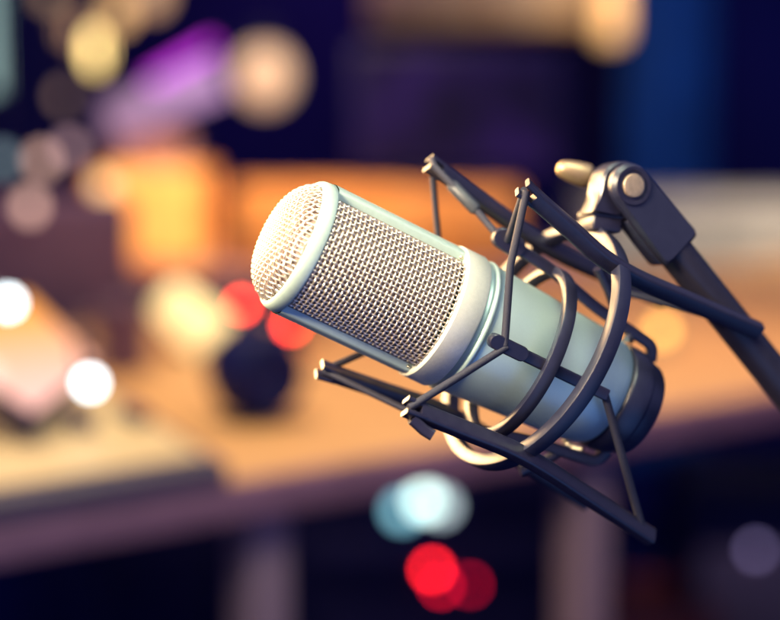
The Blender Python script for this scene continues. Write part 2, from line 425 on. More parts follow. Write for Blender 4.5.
# boom end piece: round head on the pivot, running into the sleeve
ol = []
for k in range(17): a = R(90 + 180 * k / 16); ol.append((22.5 * k_ * math.cos(a), 22.5 * k_ * math.sin(a)))
ol += [(30 * k_, -23.5 * k_), (82 * k_, -24.5 * k_), (86 * k_, -22.5 * k_), (87 * k_, -18 * k_), (87 * k_, 16 * k_), (85.5 * k_, 22.5 * k_), (81 * k_, 24.5 * k_), (30 * k_, 23.5 * k_)]
b = MB(); plate(b, ol, jc, bd, bs, bn, .0013, .0075, .0016)
plate(b, [(x, y) for x, y in ol if x > 20 * k_] + [(26 * k_, 23.5 * k_), (26 * k_, -23.5 * k_)], jc, bd, bs, bn, -.0085, .0025, .002)
b.build('joint_head', MAT['blackring'], boom, ang=30)
b = MB(); b.lathe(mm([(7.2, 8.0), (7.9, 8.2), (8.2, 7.9), (8.0, 6.4), (7.4, 6.0)]), jc, bn, jx, jy, 48); b.build('washer', MAT['black'], boom)
b = MB(); b.lathe(mm([(7.0, 4.9), (8.3, 4.9), (8.7, 4.6), (8.8, 4.2), (8.8, 2), (8.8, .2)]), jc, bn, jx, jy, 48, cap1=True); b.build('pivot_bolt', MAT['bolt'], boom)
# tube
t0 = jc + bd * (70 * k_) - bn * .0005; L = .50
tube_end = t0 + bd * L
b = MB(); b.tube([t0, t0 + bd * .003, t0 + bd * (L - .002), tube_end], .0077, 32); b.build('tube', MAT['boom'], boom)
# tightening lever behind the bracket
b = MB(); k0 = at(590, 177, zj + .012); k1 = at(557, 167, zj + .010); kd = k1 - k0
b.tube([k0 + kd * t for t in (0, .04, .15, .4, .65, .85, .95, 1.)], .0052, 24, [.86, 1.0, 1.03, .98, .86, .72, .55, .28]); lev = b.build('tightening_lever', MAT['brass'], boom, ang=60)
b = MB(); b.tube([k0 - kd * .35, k0 - kd * .2, k0 - kd * .02], .0052, 20, [.7, .85, .84]); b.build('lever_socket', MAT['black'], lev)
# stand column that carries the arm, outside the picture
cb = V((tube_end.x, tube_end.y, 0))
b = MB(); b.ball(tube_end, .016, 24); b.tube([V((cb.x, cb.y, .02)), V((cb.x, cb.y, .4)), V((cb.x, cb.y, tube_end.z - .006))], .011, 24)
b.lathe([(0, .0), (0, .13), (.012, .13), (.02, .12), (.022, .012)], cb, V((0, 0, 1)), V((1, 0, 0)), V((0, 1, 0)), 48)
b.build('stand_column', MAT['boom'], boom)

# ================================================================== the studio behind
MAT.update(
    floor=mat('dark_carpet', (.004, .006, .06), .9, spec=.05, noise=.3, nscale=40, bump=.5, bscale=200),
    wall=mat('navy_wall', (.008, .006, .062), .85, spec=.08, noise=.15, nscale=3),
    bluepaint=mat('blue_fabric', (.004, .07, .30), .7, noise=.2, nscale=8),
    desk=wood('warm_desk_wood', (.56, .27, .095), (.69, .37, .15)),
    deskedge=mat('desk_edge_shade', (.30, .13, .17), .5, noise=.15, nscale=20),  # purple-brown shade of the desk front put into its colour
    amber=wood('amber_wood', (.62, .26, .06), (.70, .33, .09), (8, 8, 2)),
    cream=mat('cream_panel', (.64, .45, .23), .5, noise=.1, nscale=12),
    dark=mat('dark_plastic', (.008, .009, .070), .5, spec=.2, noise=.2, nscale=30),
    legm=mat('leg_brown', (.32, .19, .22), .5, noise=.1, nscale=8),
    pale=mat('pale_board', (.55, .50, .42), .6, noise=.06, nscale=6),
)
floor = MB().add([V((-6, -2, 0)), V((6, -2, 0)), V((6, 7, 0)), V((-6, 7, 0))], [(0, 1, 2, 3)]).build('floor', MAT['floor']); tag(floor, kind='structure')
wall = MB(); wall.box(V((0, 5.05, 1.5)), 12, .1, 3.0); wall = wall.build('back_wall', MAT['wall'])
tag(wall, 'dark navy back wall of the studio behind everything', 'wall', kind='structure')

def on_plane(px, py, h):
    d = RIGHT * ((px - 390) / F) - UP * ((py - 310) / F) + FWD
    return CAM + d * ((h - CAM.z) / d.z)
DU = V((.8, .6, 0)); DN = V((-.6, .8, 0)); Z = V((0, 0, 1)); DO = V((0, 1.53, 0)); DH = .75
dp = lambda u, n, z=DH: V((DO.x + DU.x * u + DN.x * n, DO.y + DU.y * u + DN.y * n, z))
desk = thing('studio_desk', 'long warm wooden studio desk with front edge coloured darker for shade, lit orange by lamps', 'desk', dp(.4, .45, 0))
b = MB(); b.box(dp(.35, .455, DH - .016), 3.1, .89, .032, DU, DN, Z, .004); b.build('desk_top', MAT['desk'], desk)
b = MB(); b.box(dp(.35, .004, DH - .0185), 3.1, .012, .035, DU, DN, Z, .003); b.build('shaded_edge', MAT['deskedge'], desk)
for (u, n) in ((-.105, .06), (.30, .06), (1.75, .06), (-1.1, .06), (-1.1, .84), (1.75, .84)):
    b = MB(); b.box(dp(u, n, .3535), .044, .044, .707, DU, DN, Z, .004); b.build('leg', MAT['legm'], desk)

# mixing console on the left half of the desk
conB = -.175
console = thing('mixing_console', 'cream topped mixing console with dark front on the left end of the desk', 'mixing console', dp(-.4, .25, DH))
b = MB()
sec = [(-.004, .0), (-.004, .015), (.012, .019), (.40, .075), (.46, .12), (.50, .12), (.50, 0)]
b.add([dp(u, n, DH + .001 + h) for u in (-.95, conB) for n, h in sec], [tuple(range(7))[::-1], tuple(range(7, 14))] + [(j, (j + 1) % 7, 7 + (j + 1) % 7, 7 + j) for j in range(7)])
b.build('console_case', mat('console_case', (.07, .05, .09), .5, noise=.1, nscale=20), console)
def slope_pt(u, n, lift=0.): 
    h = .019 + (n - .012) * (.056 / .388); return dp(u, n, DH + .001 + h + lift)
nS = (slope_pt(0, .2) - slope_pt(0, .1)).normalized(); nU = DU.cross(nS).normalized()
if nU.z < 0: nU = -nU
b = MB(); b.box(slope_pt((-.93 + conB - .01) / 2, .202, .002), (conB - .01) - (-.93), .376, .003, DU, nS, nU, .001); panel = b.build('control_panel', MAT['cream'], console)
for i in range(14):
    b = MB(); u = -.90 + .054 * i
    b.box(slope_pt(u, .12, .009), .018, .034, .011, DU, nS, nU, .002); b.build('fader', MAT['dark'], panel)
for i in range(14):
    for n in (.24, .30, .35):
        b = MB(); b.lathe([(0, .014), (.012, .013), (.015, .010), (.015, .0005)], slope_pt(-.90 + .054 * i, n, .0035), nU, DU, nS, 14)
        b.build('knob', MAT['dark'], panel)

# tablet leaning on the console, lit orange and pink
def screen_mat(name, c1, c2, s):
    m = mat(name, (.02, .02, .02), .2); nt = m.node_tree; bs_ = nt.nodes['Principled BSDF']
    tc = nt.nodes.new('ShaderNodeTexCoord'); sp = nt.nodes.new('ShaderNodeSeparateXYZ'); cr = nt.nodes.new('ShaderNodeValToRGB')
    nt.links.new(tc.outputs['Generated'], sp.inputs[0]); nt.links.new(sp.outputs['Z'], cr.inputs[0])
    cr.color_ramp.elements[0].color = (*c1, 1); cr.color_ramp.elements[1].color = (*c2, 1)
    cr.color_ramp.elements[0].position = .2; cr.color_ramp.elements[1].position = .8
    nt.links.new(cr.outputs[0], bs_.inputs['Emission Color']); bs_.inputs['Emission Strength'].default_value = s
    return m
tab_c = [at(25, 292, 1.60), at(98, 362, 1.54), at(34, 416, 1.44), at(-62, 352, 1.47)]
tx = (tab_c[1] - tab_c[0]).normalized(); tn = tx.cross(tab_c[3] - tab_c[0]).normalized()
if tn.dot(FWD) > 0: tn = -tn
tablet = thing('tablet', 'glowing tablet showing orange and pink, propped up on the mixing console', 'tablet', tab_c[2])
b = MB(); b.add([p for p in tab_c] + [p - tn * .009 for p in tab_c], [(0, 1, 2, 3), (7, 6, 5, 4)] + [(j, 4 + j, 4 + (j + 1) % 4, (j + 1) % 4) for j in range(4)])
b.build('case', MAT['dark'], tablet)
b = MB(); pm = sum(tab_c, V((0, 0, 0))) / 4 - tn * .0085; b.tube([pm, V((pm.x - .01, pm.y + .05, slope_pt(-.3, .26).z + .004))], .005, 10); b.build('stand_leg', MAT['dark'], tablet)
cen = sum(tab_c, V((0, 0, 0))) / 4
b = MB(); sc_ = [cen + (p - cen) * .96 + tn * .0008 for p in tab_c]; b.add(sc_, [(0, 1, 2, 3)])
b.build('screen', screen_mat('tablet_screen', (1., .52, .42), (1., .36, .04), 1.4), tablet)

# gooseneck lamps with white bulbs
def goose(px, py, z, r, base, L, label):
    p = at(px, py, z); t = thing('gooseneck_lamp', label, 'lamp', base, 'gooseneck lamps on the console')
    b = MB(); b.lathe([(0, .012), (.01, .012), (.014, .006)], base, Z, V((1, 0, 0)), V((0, 1, 0)), 20, True, True); b.build('lamp_base', MAT['dark'], t)
    b = MB(); b.tube(smooth_path([base + Z * .012, base + Z * .05 + DN * .01, base.lerp(p, .7) + Z * .03 + DN * .02, p + DN * .015 + Z * .004], 8), .003, 10); b.build('neck', MAT['dark'], t)
    b = MB(); b.ball(p, r, 20); b.build('bulb', glow('white_bulb', (.80, .95, 1.), L), t)
goose(90, 383, 1.50, .0088, slope_pt(-.19, .24), 9, 'gooseneck console lamp with white bulb in front of the glowing tablet')
goose(8, 303, 1.50, .0088, slope_pt(-.40, .30), 9, 'gooseneck console lamp with white bulb by the tablet top edge, at left of frame')

# small desk lamp with a tilted glowing shade
lb = on_plane(196, 352, DH)
dl = thing('desk_lamp', 'small desk lamp with tilted cream glowing shade behind the mixing console', 'lamp', lb)
q0, q1 = at(166, 298, 2.12), at(214, 340, 2.12); qd = (q1 - q0).normalized(); qx = qd.cross(FWD).normalized(); qy = qd.cross(qx)
b = MB(); b.lathe([(-.006, .001), (-.006, .018), (0, .026), (.02, .030), ((q1 - q0).length, .034), ((q1 - q0).length - .004, .031), ((q1 - q0).length - .004, .001)], q0, qd, qx, qy, 32); b.build('lamp_shade', glow('cream_shade', (1., .70, .32), 1.0), dl)
b = MB(); b.lathe([(.001, .001), (.001, .034), (.008, .034), (.014, .006)], lb, Z, V((1, 0, 0)), V((0, 1, 0)), 28); b.build('lamp_base', MAT['dark'], dl)
b = MB(); b.tube(smooth_path([lb + Z * .012, lb + Z * .03 + V((.0, .045, 0)), q0.lerp(q1, .5) + V((0, .05, 0)), q0.lerp(q1, .4) + FWD * .033], 8), .004, 10); b.build('arm', MAT['dark'], dl)

# squat black speaker on the desk
hpc = on_plane(270, 426, DH)
hd = thing('desk_speaker', 'squat black rounded desk speaker on the desk just below the microphone head', 'speaker', hpc)
fx = V((.92, .38, 0)).normalized(); fy = V((-.38, .92, 0)).normalized()
b = MB(); b.box(hpc + Z * .049 + fy * .045, .100, .090, .094, fx, fy, Z, .040); b.build('case', MAT['dark'], hd)
b = MB(); b.lathe([(0, .036), (.004, .036), (.005, .033), (-.001, .029), (-.008, .012), (-.004, .009), (-.003, .001)], hpc + Z * .048 + fy * .0015, -fy, fx, Z, 36); b.build('speaker_cone', MAT['dark'], hd)
b = MB(); b.box(hpc + Z * .001 + fy * .045, .07, .06, .002, fx, fy, Z); b.build('foot', MAT['black'], hd)

# dark mug on the desk behind the console
mg = on_plane(124, 372, DH)
mug = thing('mug', 'dark plum coloured mug on the desk between the glowing tablet and the desk lamp', 'mug', mg)
b = MB(); b.lathe([(.003, .001), (.001, .026), (.004, .029), (.082, .032), (.084, .0305), (.082, .029), (.012, .026), (.010, .001)], mg, Z, V((1, 0, 0)), V((0, 1, 0)), 36); b.build('cup', mat('plum_glaze', (.13, .06, .10), .3, noise=.1, nscale=40), mug)
b = MB(); b.tube(smooth_path([mg + V((-.030, 0, .066)), mg + V((-.050, -.002, .062)), mg + V((-.054, -.003, .042)), mg + V((-.046, -.002, .026)), mg + V((-.029, 0, .020))], 6), .0045, 10); b.build('handle', mat('plum_handle', (.13, .06, .10), .3), mug)

# small black amplifier with two red lights
ab = on_plane(268, 342, DH)
amp = thing('desk_amplifier', 'small black desk amplifier with two red indicator lights, behind the microphone head', 'amplifier', ab)
b = MB(); b.box(ab + V((0, .05, .034)), .13, .09, .060, bev=.005); b.build('case', MAT['dark'], amp)
for px, py in ((242, 305), (291, 325)):
    b = MB(); zz = (ab - CAM).dot(FWD) - .003; b.ball(at(px, py, zz), .0062, 16); b.build('indicator_light', glow('red_light', (1., .05, .018), 30), amp)
b = MB(); b.lathe([(0, .010), (.012, .009), (.013, .002)], ab + V((0, .004, .03)), V((0, -1, 0)), V((1, 0, 0)), V((0, 0, 1)), 20, cap1=True); b.build('knob', MAT['chrome'], amp)

# low dark sideboard behind the desk, with the amber things on it
SY = 2.95; SH = .755
sb = thing('low_sideboard', 'low dark sideboard behind the desk carrying the amber box and wooden drawers', 'sideboard', V((-.15, SY + .2, 0)))
b = MB(); b.box(V((-.15, SY + .2, SH / 2 - .01)), 1.0, .40, SH - .02, bev=.006); b.build('carcass', MAT['dark'], sb)
for k in range(3):
    b = MB(); b.box(V((-.15 - .32 + .32 * k, SY - .006, .37)), .31, .016, .62, bev=.004); d_ = b.build('door', MAT['dark'], sb)
    b = MB(); b.tube([V((-.15 - .32 + .32 * k + .11, SY - .028, .40)), V((-.15 - .32 + .32 * k + .11, SY - .028, .50))], .005, 10); b.build('handle', MAT['bolt'], d_)
b = MB(); b.box(V((-.15, SY + .195, SH - .0095)), 1.04, .43, .019, bev=.004); b.build('board_top', MAT['legm'], sb)
def lantern():
    c_ = at(148, 222, 3.05); w_ = .195; h_ = c_.z - SH + .092
    t = thing('lantern', 'square amber paper lantern glowing orange on the sideboard', 'lantern', V((c_.x, c_.y, SH)))
    m = mat('amber_paper', (.7, .35, .1), .7); nt = m.node_tree; b_ = nt.nodes['Principled BSDF']
    n = nt.nodes.new('ShaderNodeTexNoise'); n.inputs['Scale'].default_value = 14; tc = nt.nodes.new('ShaderNodeTexCoord'); nt.links.new(tc.outputs['Object'], n.inputs['Vector'])
    cr = nt.nodes.new('ShaderNodeValToRGB'); cr.color_ramp.elements[0].color = (.95, .25, .045, 1); cr.color_ramp.elements[1].color = (1, .48, .10, 1)
    cr.color_ramp.elements[0].position = .4; cr.color_ramp.elements[1].position = .6
    nt.links.new(n.outputs['Fac'], cr.inputs[0]); nt.links.new(cr.outputs[0], b_.inputs['Emission Color']); b_.inputs['Emission Strength'].default_value = 1.15
    b = MB(); b.box(V((c_.x, c_.y + .09, SH + h_ / 2)), w_, .18, h_ - .01, bev=.004); b.build('paper_shade', m, t)
    for sx in (-1, 1):
        for sy in (-1, 1):
            b = MB(); b.box(V((c_.x + sx * (w_ / 2 + .001), c_.y + .09 + sy * .091, SH + h_ / 2)), .008, .008, h_, bev=.001); b.build('frame_post', MAT['amber'], t)
lantern()
c0, c1 = at(232, 190, 3.0), at(520, 190, 3.0)
dr = thing('drawer_box', 'wide amber wooden drawer box on the sideboard behind the microphone', 'drawer box', V(((c0.x + c1.x) / 2, c0.y + .1, SH)))
wd = c1.x - c0.x; hh = c0.z - SH
b = MB(); b.box(V(((c0.x + c1.x) / 2, c0.y + .11, SH + hh / 2)), wd, .2, hh - .001, bev=.004); b.build('case', MAT['amber'], dr)
for k in range(4):
    xx = c0.x + wd * (k + .5) / 4
    b = MB(); b.box(V((xx, c0.y + .006, SH + hh / 2)), wd / 4 - .012, .012, hh - .03, bev=.003); d_ = b.build('drawer', MAT['amber'], dr)
    b = MB(); b.ball(V((xx, c0.y - .006, SH + hh / 2)), .010, 14); b.build('drawer_knob', MAT['bolt'], d_)

# cloth covered speaker behind the lantern, monitor on the drawer box
sp0, sp1 = at(112, 128, 3.22), at(192, 128, 3.22)
spk = thing('cloth_speaker', 'mauve cloth fronted speaker rising behind the amber lantern', 'speaker', V(((sp0.x + sp1.x) / 2, sp0.y + .07, SH)))
b = MB(); b.box(V(((sp0.x + sp1.x) / 2, sp0.y + .065, (SH + sp0.z) / 2)), sp1.x - sp0.x, .12, sp0.z - SH - .002, bev=.005); b.build('case', MAT['dark'], spk)
b = MB(); b.box(V(((sp0.x + sp1.x) / 2, sp0.y + .001, (SH + sp0.z) / 2)), sp1.x - sp0.x - .016, .012, sp0.z - SH - .02, bev=.003); b.build('cloth_front', mat('mauve_cloth', (.40, .24, .26), .9, noise=.15, nscale=200), spk)
m0, m1 = at(352, 172, 3.08), at(560, 172, 3.08)
mo = thing('computer_monitor', 'dark computer monitor with a dim blue screen standing on the wooden drawer box', 'monitor', V(((m0.x + m1.x) / 2, m0.y + .06, c0.z)))
mh = .225
b = MB(); b.box(V(((m0.x + m1.x) / 2, m0.y + .03, m0.z + mh / 2)), m1.x - m0.x, .03, mh, bev=.004); b.build('case', MAT['dark'], mo)
mq = [V((m0.x + .012, m0.y + .0135, m0.z + .014)), V((m1.x - .012, m0.y + .0135, m0.z + .014)), V((m1.x - .012, m0.y + .0135, m0.z + mh - .012)), V((m0.x + .012, m0.y + .0135, m0.z + mh - .012))]
b = MB(); b.add(mq, [(0, 1, 2, 3)])
sm_ = mat('dim_screen', (.006, .005, .02), .3, spec=.1); nt = sm_.node_tree; b_ = nt.nodes['Principled BSDF']; n = nt.nodes.new('ShaderNodeTexNoise'); n.inputs['Scale'].default_value = 9
tc = nt.nodes.new('ShaderNodeTexCoord'); nt.links.new(tc.outputs['Object'], n.inputs['Vector']); cr = nt.nodes.new('ShaderNodeValToRGB'); cr.color_ramp.elements[0].color = (.004, .002, .025, 1); cr.color_ramp.elements[1].color = (.04, .012, .15, 1)
cr.color_ramp.elements[0].position = .4; cr.color_ramp.elements[1].position = .68
nt.links.new(n.outputs['Fac'], cr.inputs[0]); nt.links.new(cr.outputs[0], b_.inputs['Emission Color']); b_.inputs['Emission Strength'].default_value = .5
b.build('screen', sm_, mo)
b = MB(); b.box(V(((m0.x + m1.x) / 2, m0.y + .06, (c0.z + m0.z + .06) / 2)), .05, .02, m0.z + .06 - c0.z, bev=.004); b.box(V(((m0.x + m1.x) / 2, m0.y + .05, c0.z + .005)), .2, .13, .009, bev=.004); b.build('stand', MAT['dark'], mo)

# purple tube lamp on a stand
def tube_lamp(name, label, p0, p1, r, m, foot):
    t = thing(name, label, 'lamp', foot)
    d_ = (p1 - p0).normalized(); b = MB(); b.tube([p0, p0 + d_ * .003, p1 - d_ * .003, p1], r, 20); tb = b.build('light_tube', m, t)
    for p, s_ in ((p0, -1), (p1, 1)):
        b = MB(); b.tube([p + d_ * (.0002 * s_), p + d_ * (.018 * s_)], r * 1.15, 16); b.build('end_cap', MAT['dark'], tb)
    mid = p0.lerp(p1, .5) + FWD * (r + .008)
    b = MB(); b.tube([V((foot.x, foot.y, foot.z + .015)), V((foot.x, foot.y, mid.z - .03)), mid], .007, 12)
    b.lathe([(0, .001), (0, .10), (.012, .10), (.02, .008)], foot, Z, V((1, 0, 0)), V((0, 1, 0)), 32); b.build('stand', MAT['dark'], t)
    return t
violet = screen_mat('violet_tube', (.46, .26, .44), (.66, .36, .70), .95)
for l_ in list(violet.node_tree.links):
    if l_.from_socket.name == 'Z': sx_ = l_.from_node; to_ = l_.to_socket
violet.node_tree.links.new(sx_.outputs['X'], to_)
tube_lamp('tube_lamp', 'violet lit tube lamp tilted on a thin stand, the longer and lower of the two', at(108, 122, 3.2), at(222, 76, 3.2), .034, violet, V((at(170, 100, 3.25).x, at(170, 100, 3.25).y + .03, 0)))
tube_lamp('tube_lamp', 'bright magenta tube lamp tilted on a thin stand, the shorter and higher of the two', at(150, 82, 3.3), at(214, 45, 3.3), .010, glow('magenta_tube', (.50, .03, .75), 1.5), V((at(190, 60, 3.4).x, at(190, 60, 3.4).y + .06, 0)))
tube_lamp('tube_lamp', 'pale green vertical tube lamp standing at the left edge', at(-8, 92, 2.9), at(-8, -80, 2.9), .017, glow('green_tube', (.46, .70, .58), .8), V((at(-8, 60, 2.95).x, at(-8, 60, 2.95).y + .02, 0)))

# globe lamp and small hanging bulbs
def hang(name, label, cat, px, py, z, r, col, L, group=None, sq=(1, 1, 1.25)):
    p = at(px, py, z); t = thing(name, label, cat, p, group)
    b = MB(); b.ball(p, r, 24, sq); b.build('bulb', glow('warm_bulb', col, L), t)
    top = p + Z * (r * sq[2])
    b = MB(); b.lathe([(-.002, r * .5), (r * .5, r * .5), (r * .6, r * .3), (r * .6, .001)], top, Z, V((1, 0, 0)), V((0, 1, 0)), 20); b.build('socket', MAT['dark'], t)
    b = MB(); b.tube([top + Z * r * .55, V((top.x, top.y, 2.9))], .0025, 8); b.build('cable', MAT['dark'], t)
hang('globe_lamp', 'large pale globe lamp hanging beside the violet tube lamp', 'lamp', 265, 76, 3.3, .056, (.64, .47, .31), .80, None, (1, 1, 1.08))
G = 'small bulbs hanging at the left'
hang('hanging_bulb', 'bright yellow elongated bulb hanging at the upper left', 'bulb', 96, 50, 3.0, .018, (1., .70, .25), 4.2, G, (.85, .85, 1.9))
hang('hanging_bulb', 'dim brown bulb hanging just left of the bright yellow bulb', 'bulb', 72, 28, 3.1, .022, (.40, .23, .13), 1.6, G)
hang('hanging_bulb', 'soft amber bulb at the top edge right of the bright yellow bulb', 'bulb', 118, 12, 3.2, .024, (.75, .45, .18), 1.5, G)
hang('hanging_bulb', 'wide dull amber bulb cut by the top edge above the violet lamp', 'bulb', 152, -8, 3.2, .030, (.55, .34, .18), 1.2, G)
hang('hanging_bulb', 'lower of the two bright rosy bulbs at the left edge', 'bulb', 30, 206, 2.3, .012, (.42, .25, .20), 4.2, G)
hang('hanging_bulb', 'upper of the two bright rosy bulbs at the left edge', 'bulb', 42, 160, 2.4, .012, (.42, .25, .20), 3.6, G)
hang('hanging_bulb', 'faint mauve bulb right of the two rosy bulbs', 'bulb', 70, 148, 2.5, .012, (.30, .18, .20), 3.0, G)
hang('hanging_bulb', 'dim teal bulb at the very left edge beside the rosy bulbs', 'bulb', 2, 160, 2.3, .012, (.16, .24, .28), 1.6, G)
hang('hanging_bulb', 'soft tan bulb hanging in front of the amber lantern corner', 'bulb', 104, 186, 2.7, .014, (.70, .42, .20), 3.4, G)

hang('hanging_bulb', 'added faint warm bulb low at the left edge below the rosy bulbs', 'bulb', 8, 236, 2.6, .012, (.34, .18, .14), 2.4, G)  # faint bulbs from here on are added to fill the dark left
hang('hanging_bulb', 'added faint pinkish bulb between the violet lamp and the lantern, left of both', 'bulb', 84, 232, 2.8, .012, (.26, .15, .18), 1.9, G)
hang('hanging_bulb', 'added faint tan bulb just below the bright yellow bulb', 'bulb', 64, 96, 3.1, .013, (.30, .19, .14), 1.6, G)
hang('hanging_bulb', 'added faint amber bulb at the top left corner beside the green tube lamp', 'bulb', 48, -6, 3.1, .016, (.40, .25, .14), 1.3, G)

# padded chair behind the console
cc = at(70, 312, 2.45)
ch = thing('studio_chair', 'mauve padded studio chair seen behind the console', 'chair', V((cc.x, cc.y + .2, 0)))
mv = mat('mauve_fabric', (.17, .085, .14), .85, noise=.2, nscale=60)
b = MB(); b.box(V((cc.x - .04, cc.y, .80)), .26, .26, .06, V((1, .2, 0)).normalized(), V((.05, -.25, 1)).normalized(), V((-.2, 1, .25)).normalized(), .028); b.build('backrest', mv, ch)
b = MB(); b.box(V((cc.x, cc.y + .24, .47)), .42, .42, .07, bev=.03); b.build('seat', mv, ch)
b = MB(); b.tube([V((cc.x, cc.y + .2, .05)), V((cc.x, cc.y + .2, .44))], .025, 16); b.tube([V((cc.x - .03, cc.y + .05, .72)), V((cc.x - .02, cc.y + .1, .5)), V((cc.x, cc.y + .2, .43))], .014, 12); b.build('post', MAT['dark'], ch)
for k in range(5):
    a = 2 * math.pi * k / 5; b = MB(); b.tube([V((cc.x, cc.y + .2, .07)), V((cc.x + .26 * math.cos(a), cc.y + .2 + .26 * math.sin(a), .03))], .016, 10); b.build('leg', MAT['dark'], ch)

# wall shelf with its tall lamp
s0, s1 = at(368, 27, 4.2), at(600, 27, 4.2)
sh = thing('wall_cabinet', 'long wooden wall cabinet catching warm light at the top of the picture', 'wall cabinet', V(((s0.x + s1.x) / 2, s0.y, s0.z)))
b = MB(); b.box(V(((s0.x + s1.x) / 2, s0.y + .42, s0.z + .17)), s1.x - s0.x, .8, .34, bev=.006); b.build('carcass', MAT['amber'], sh)
for k in range(2):
    w_ = (s1.x - s0.x) / 2
    b = MB(); b.box(V((s0.x + w_ * (k + .5), s0.y + .012, s0.z + .17)), w_ - .012, .016, .32, bev=.004); d_ = b.build('door', wood('honey_wood', (.50, .33, .16), (.58, .40, .20), (8, 8, 2)), sh)
    b = MB(); b.ball(V((s0.x + w_ * (k + .2 + .6 * (1 - k)), s0.y - .006, s0.z + .03)), .009, 12); b.build('door_knob', MAT['bolt'], d_)
lp = at(611, 6, 4.1)
wl = thing('wall_lamp', 'tall warm lit wall lamp at the right end of the wooden wall cabinet', 'lamp', lp)
b = MB(); b.lathe([(-.085, .001), (-.085, .020), (-.07, .036), (.09, .036), (.11, .02), (.11, .001)], lp, Z, V((1, 0, 0)), V((0, 1, 0)), 32); b.build('lamp_shade', glow('amber_shade', (.80, .47, .18), 1.0), wl)
b = MB(); b.tube([lp + V((0, .03, .1)), lp + V((0, .2, .14)), V((lp.x, 5.0, lp.z + .14))], .01, 12); b.build('bracket', MAT['dark'], wl)

# blue curtain
k0, k1 = at(622, 100, 4.6), at(712, 100, 4.6)
cu = MB(); nn = 60; pts = []
for i in range(nn + 1):
    x = k0.x + (k1.x - k0.x) * i / nn; pts.append((x, k0.y + .016 * math.sin(i * .9) + .006 * math.sin(i * 2.3)))
v = [V((x, y, z_)) for z_ in (.02, 2.95) for x, y in pts] + [V((x, y + .012, z_)) for z_ in (.02, 2.95) for x, y in pts]
m_ = nn + 1
f = [(i, i + 1, m_ + i + 1, m_ + i) for i in range(nn)] + [(2 * m_ + i, 3 * m_ + i, 3 * m_ + i + 1, 2 * m_ + i + 1) for i in range(nn)]
f += [(i, 2 * m_ + i, 2 * m_ + i + 1, i + 1) for i in range(nn)] + [(m_ + i, m_ + i + 1, 3 * m_ + i + 1, 3 * m_ + i) for i in range(nn)] + [(0, m_, 3 * m_, 2 * m_), (nn, 2 * m_ + nn, 3 * m_ + nn, m_ + nn)]
cu.add(v, f); cuo = cu.build('curtain', MAT['bluepaint'], None, V(((k0.x + k1.x) / 2, k0.y, .02)), 80)
tag(cuo, 'narrow deep blue curtain hanging in folds against the back wall', 'curtain')

# white drawer cabinet on dark legs behind the right end of the desk
w0, w1 = at(600, 208, 3.4), at(960, 208, 3.4)
wc = thing('white_cabinet', 'long off white drawer cabinet behind the right end of the desk', 'cabinet', V(((w0.x + w1.x) / 2, w0.y + .2, 0)))
zb = .66
b = MB(); b.box(V(((w0.x + w1.x) / 2, w0.y + .22, (w0.z + zb) / 2 - .008)), w1.x - w0.x, .4, w0.z - zb - .018, bev=.004); b.build('carcass', MAT['pale'], wc)
b = MB(); b.box(V(((w0.x + w1.x) / 2, w0.y + .215, w0.z - .008)), w1.x - w0.x + .02, .43, .016, bev=.003); b.build('cabinet_top', MAT['pale'], wc)
for k in range(3):
    w_ = (w1.x - w0.x) / 3
    b = MB(); b.box(V((w0.x + w_ * (k + .5), w0.y + .012, (w0.z + zb) / 2 - .008)), w_ - .01, .014, w0.z - zb - .03, bev=.003); d_ = b.build('drawer', MAT['pale'], wc)
    b = MB(); b.tube([V((w0.x + w_ * (k + .3), w0.y - .012, w0.z - .09)), V((w0.x + w_ * (k + .7), w0.y - .012, w0.z - .09))], .005, 10); b.build('handle', MAT['bolt'], d_)
for sx in (w0.x + .03, w1.x - .03):
    for sy in (.06, .38):
        b = MB(); b.box(V((sx, w0.y + sy, zb / 2 - .001)), .035, .035, zb - .002, bev=.003); b.build('leg', MAT['dark'], wc)

# amber night light on the right of the desk
nb = on_plane(662, 352, DH)
nl = thing('night_light', 'small round amber night light on the desk right of the microphone foot', 'lamp', nb)
b = MB(); b.lathe([(0, .001), (0, .016), (.014, .016), (.018, .006)], nb + Z * .0005, Z, V((1, 0, 0)), V((0, 1, 0)), 24); b.build('lamp_base', MAT['bolt'], nl)
b = MB(); b.ball(at(662, 330, (nb - CAM).dot(FWD)), .010, 20); b.build('bulb', glow('amber_bulb', (1., .50, .10), 4.5), nl)

# equipment rack under the desk with its indicator lights
r0 = at(432, 540, 3.0)
rk = thing('equipment_rack', 'black equipment rack under the desk with white and red indicator lights', 'equipment rack', V((r0.x, r0.y + .2, 0)))
b = MB(); b.box(V((r0.x, r0.y + .21, .24)), .46, .4, .478, bev=.006); b.build('case', MAT['dark'], rk)
for k in range(3):
    b = MB(); b.box(V((r0.x, r0.y + .004, .11 + .13 * k)), .42, .012, .115, bev=.003); b.build('rack_panel', MAT['dark'], rk)
def led(px, py, r, col, L, par, y):
    d_ = (at(px, py, 1.) - CAM); p = CAM + d_ * ((y - CAM.y) / d_.y); b = MB(); b.ball(p, r, 16); b.build('indicator_light', glow('led', col, L), par)
ly = r0.y - .006
for px, py, r_, col, L in ((402, 511, .016, (.16, .40, .50), 5.2), (424, 501, .018, (.62, .86, .78), 5.5), (441, 506, .016, (.40, .50, .54), 4.6),
                           (432, 570, .0075, (1., .012, .02), 30), (441, 586, .0070, (.8, .005, .03), 14), (470, 585, .0070, (.55, .004, .03), 11)):
    led(px, py, r_, col, L, rk, ly)
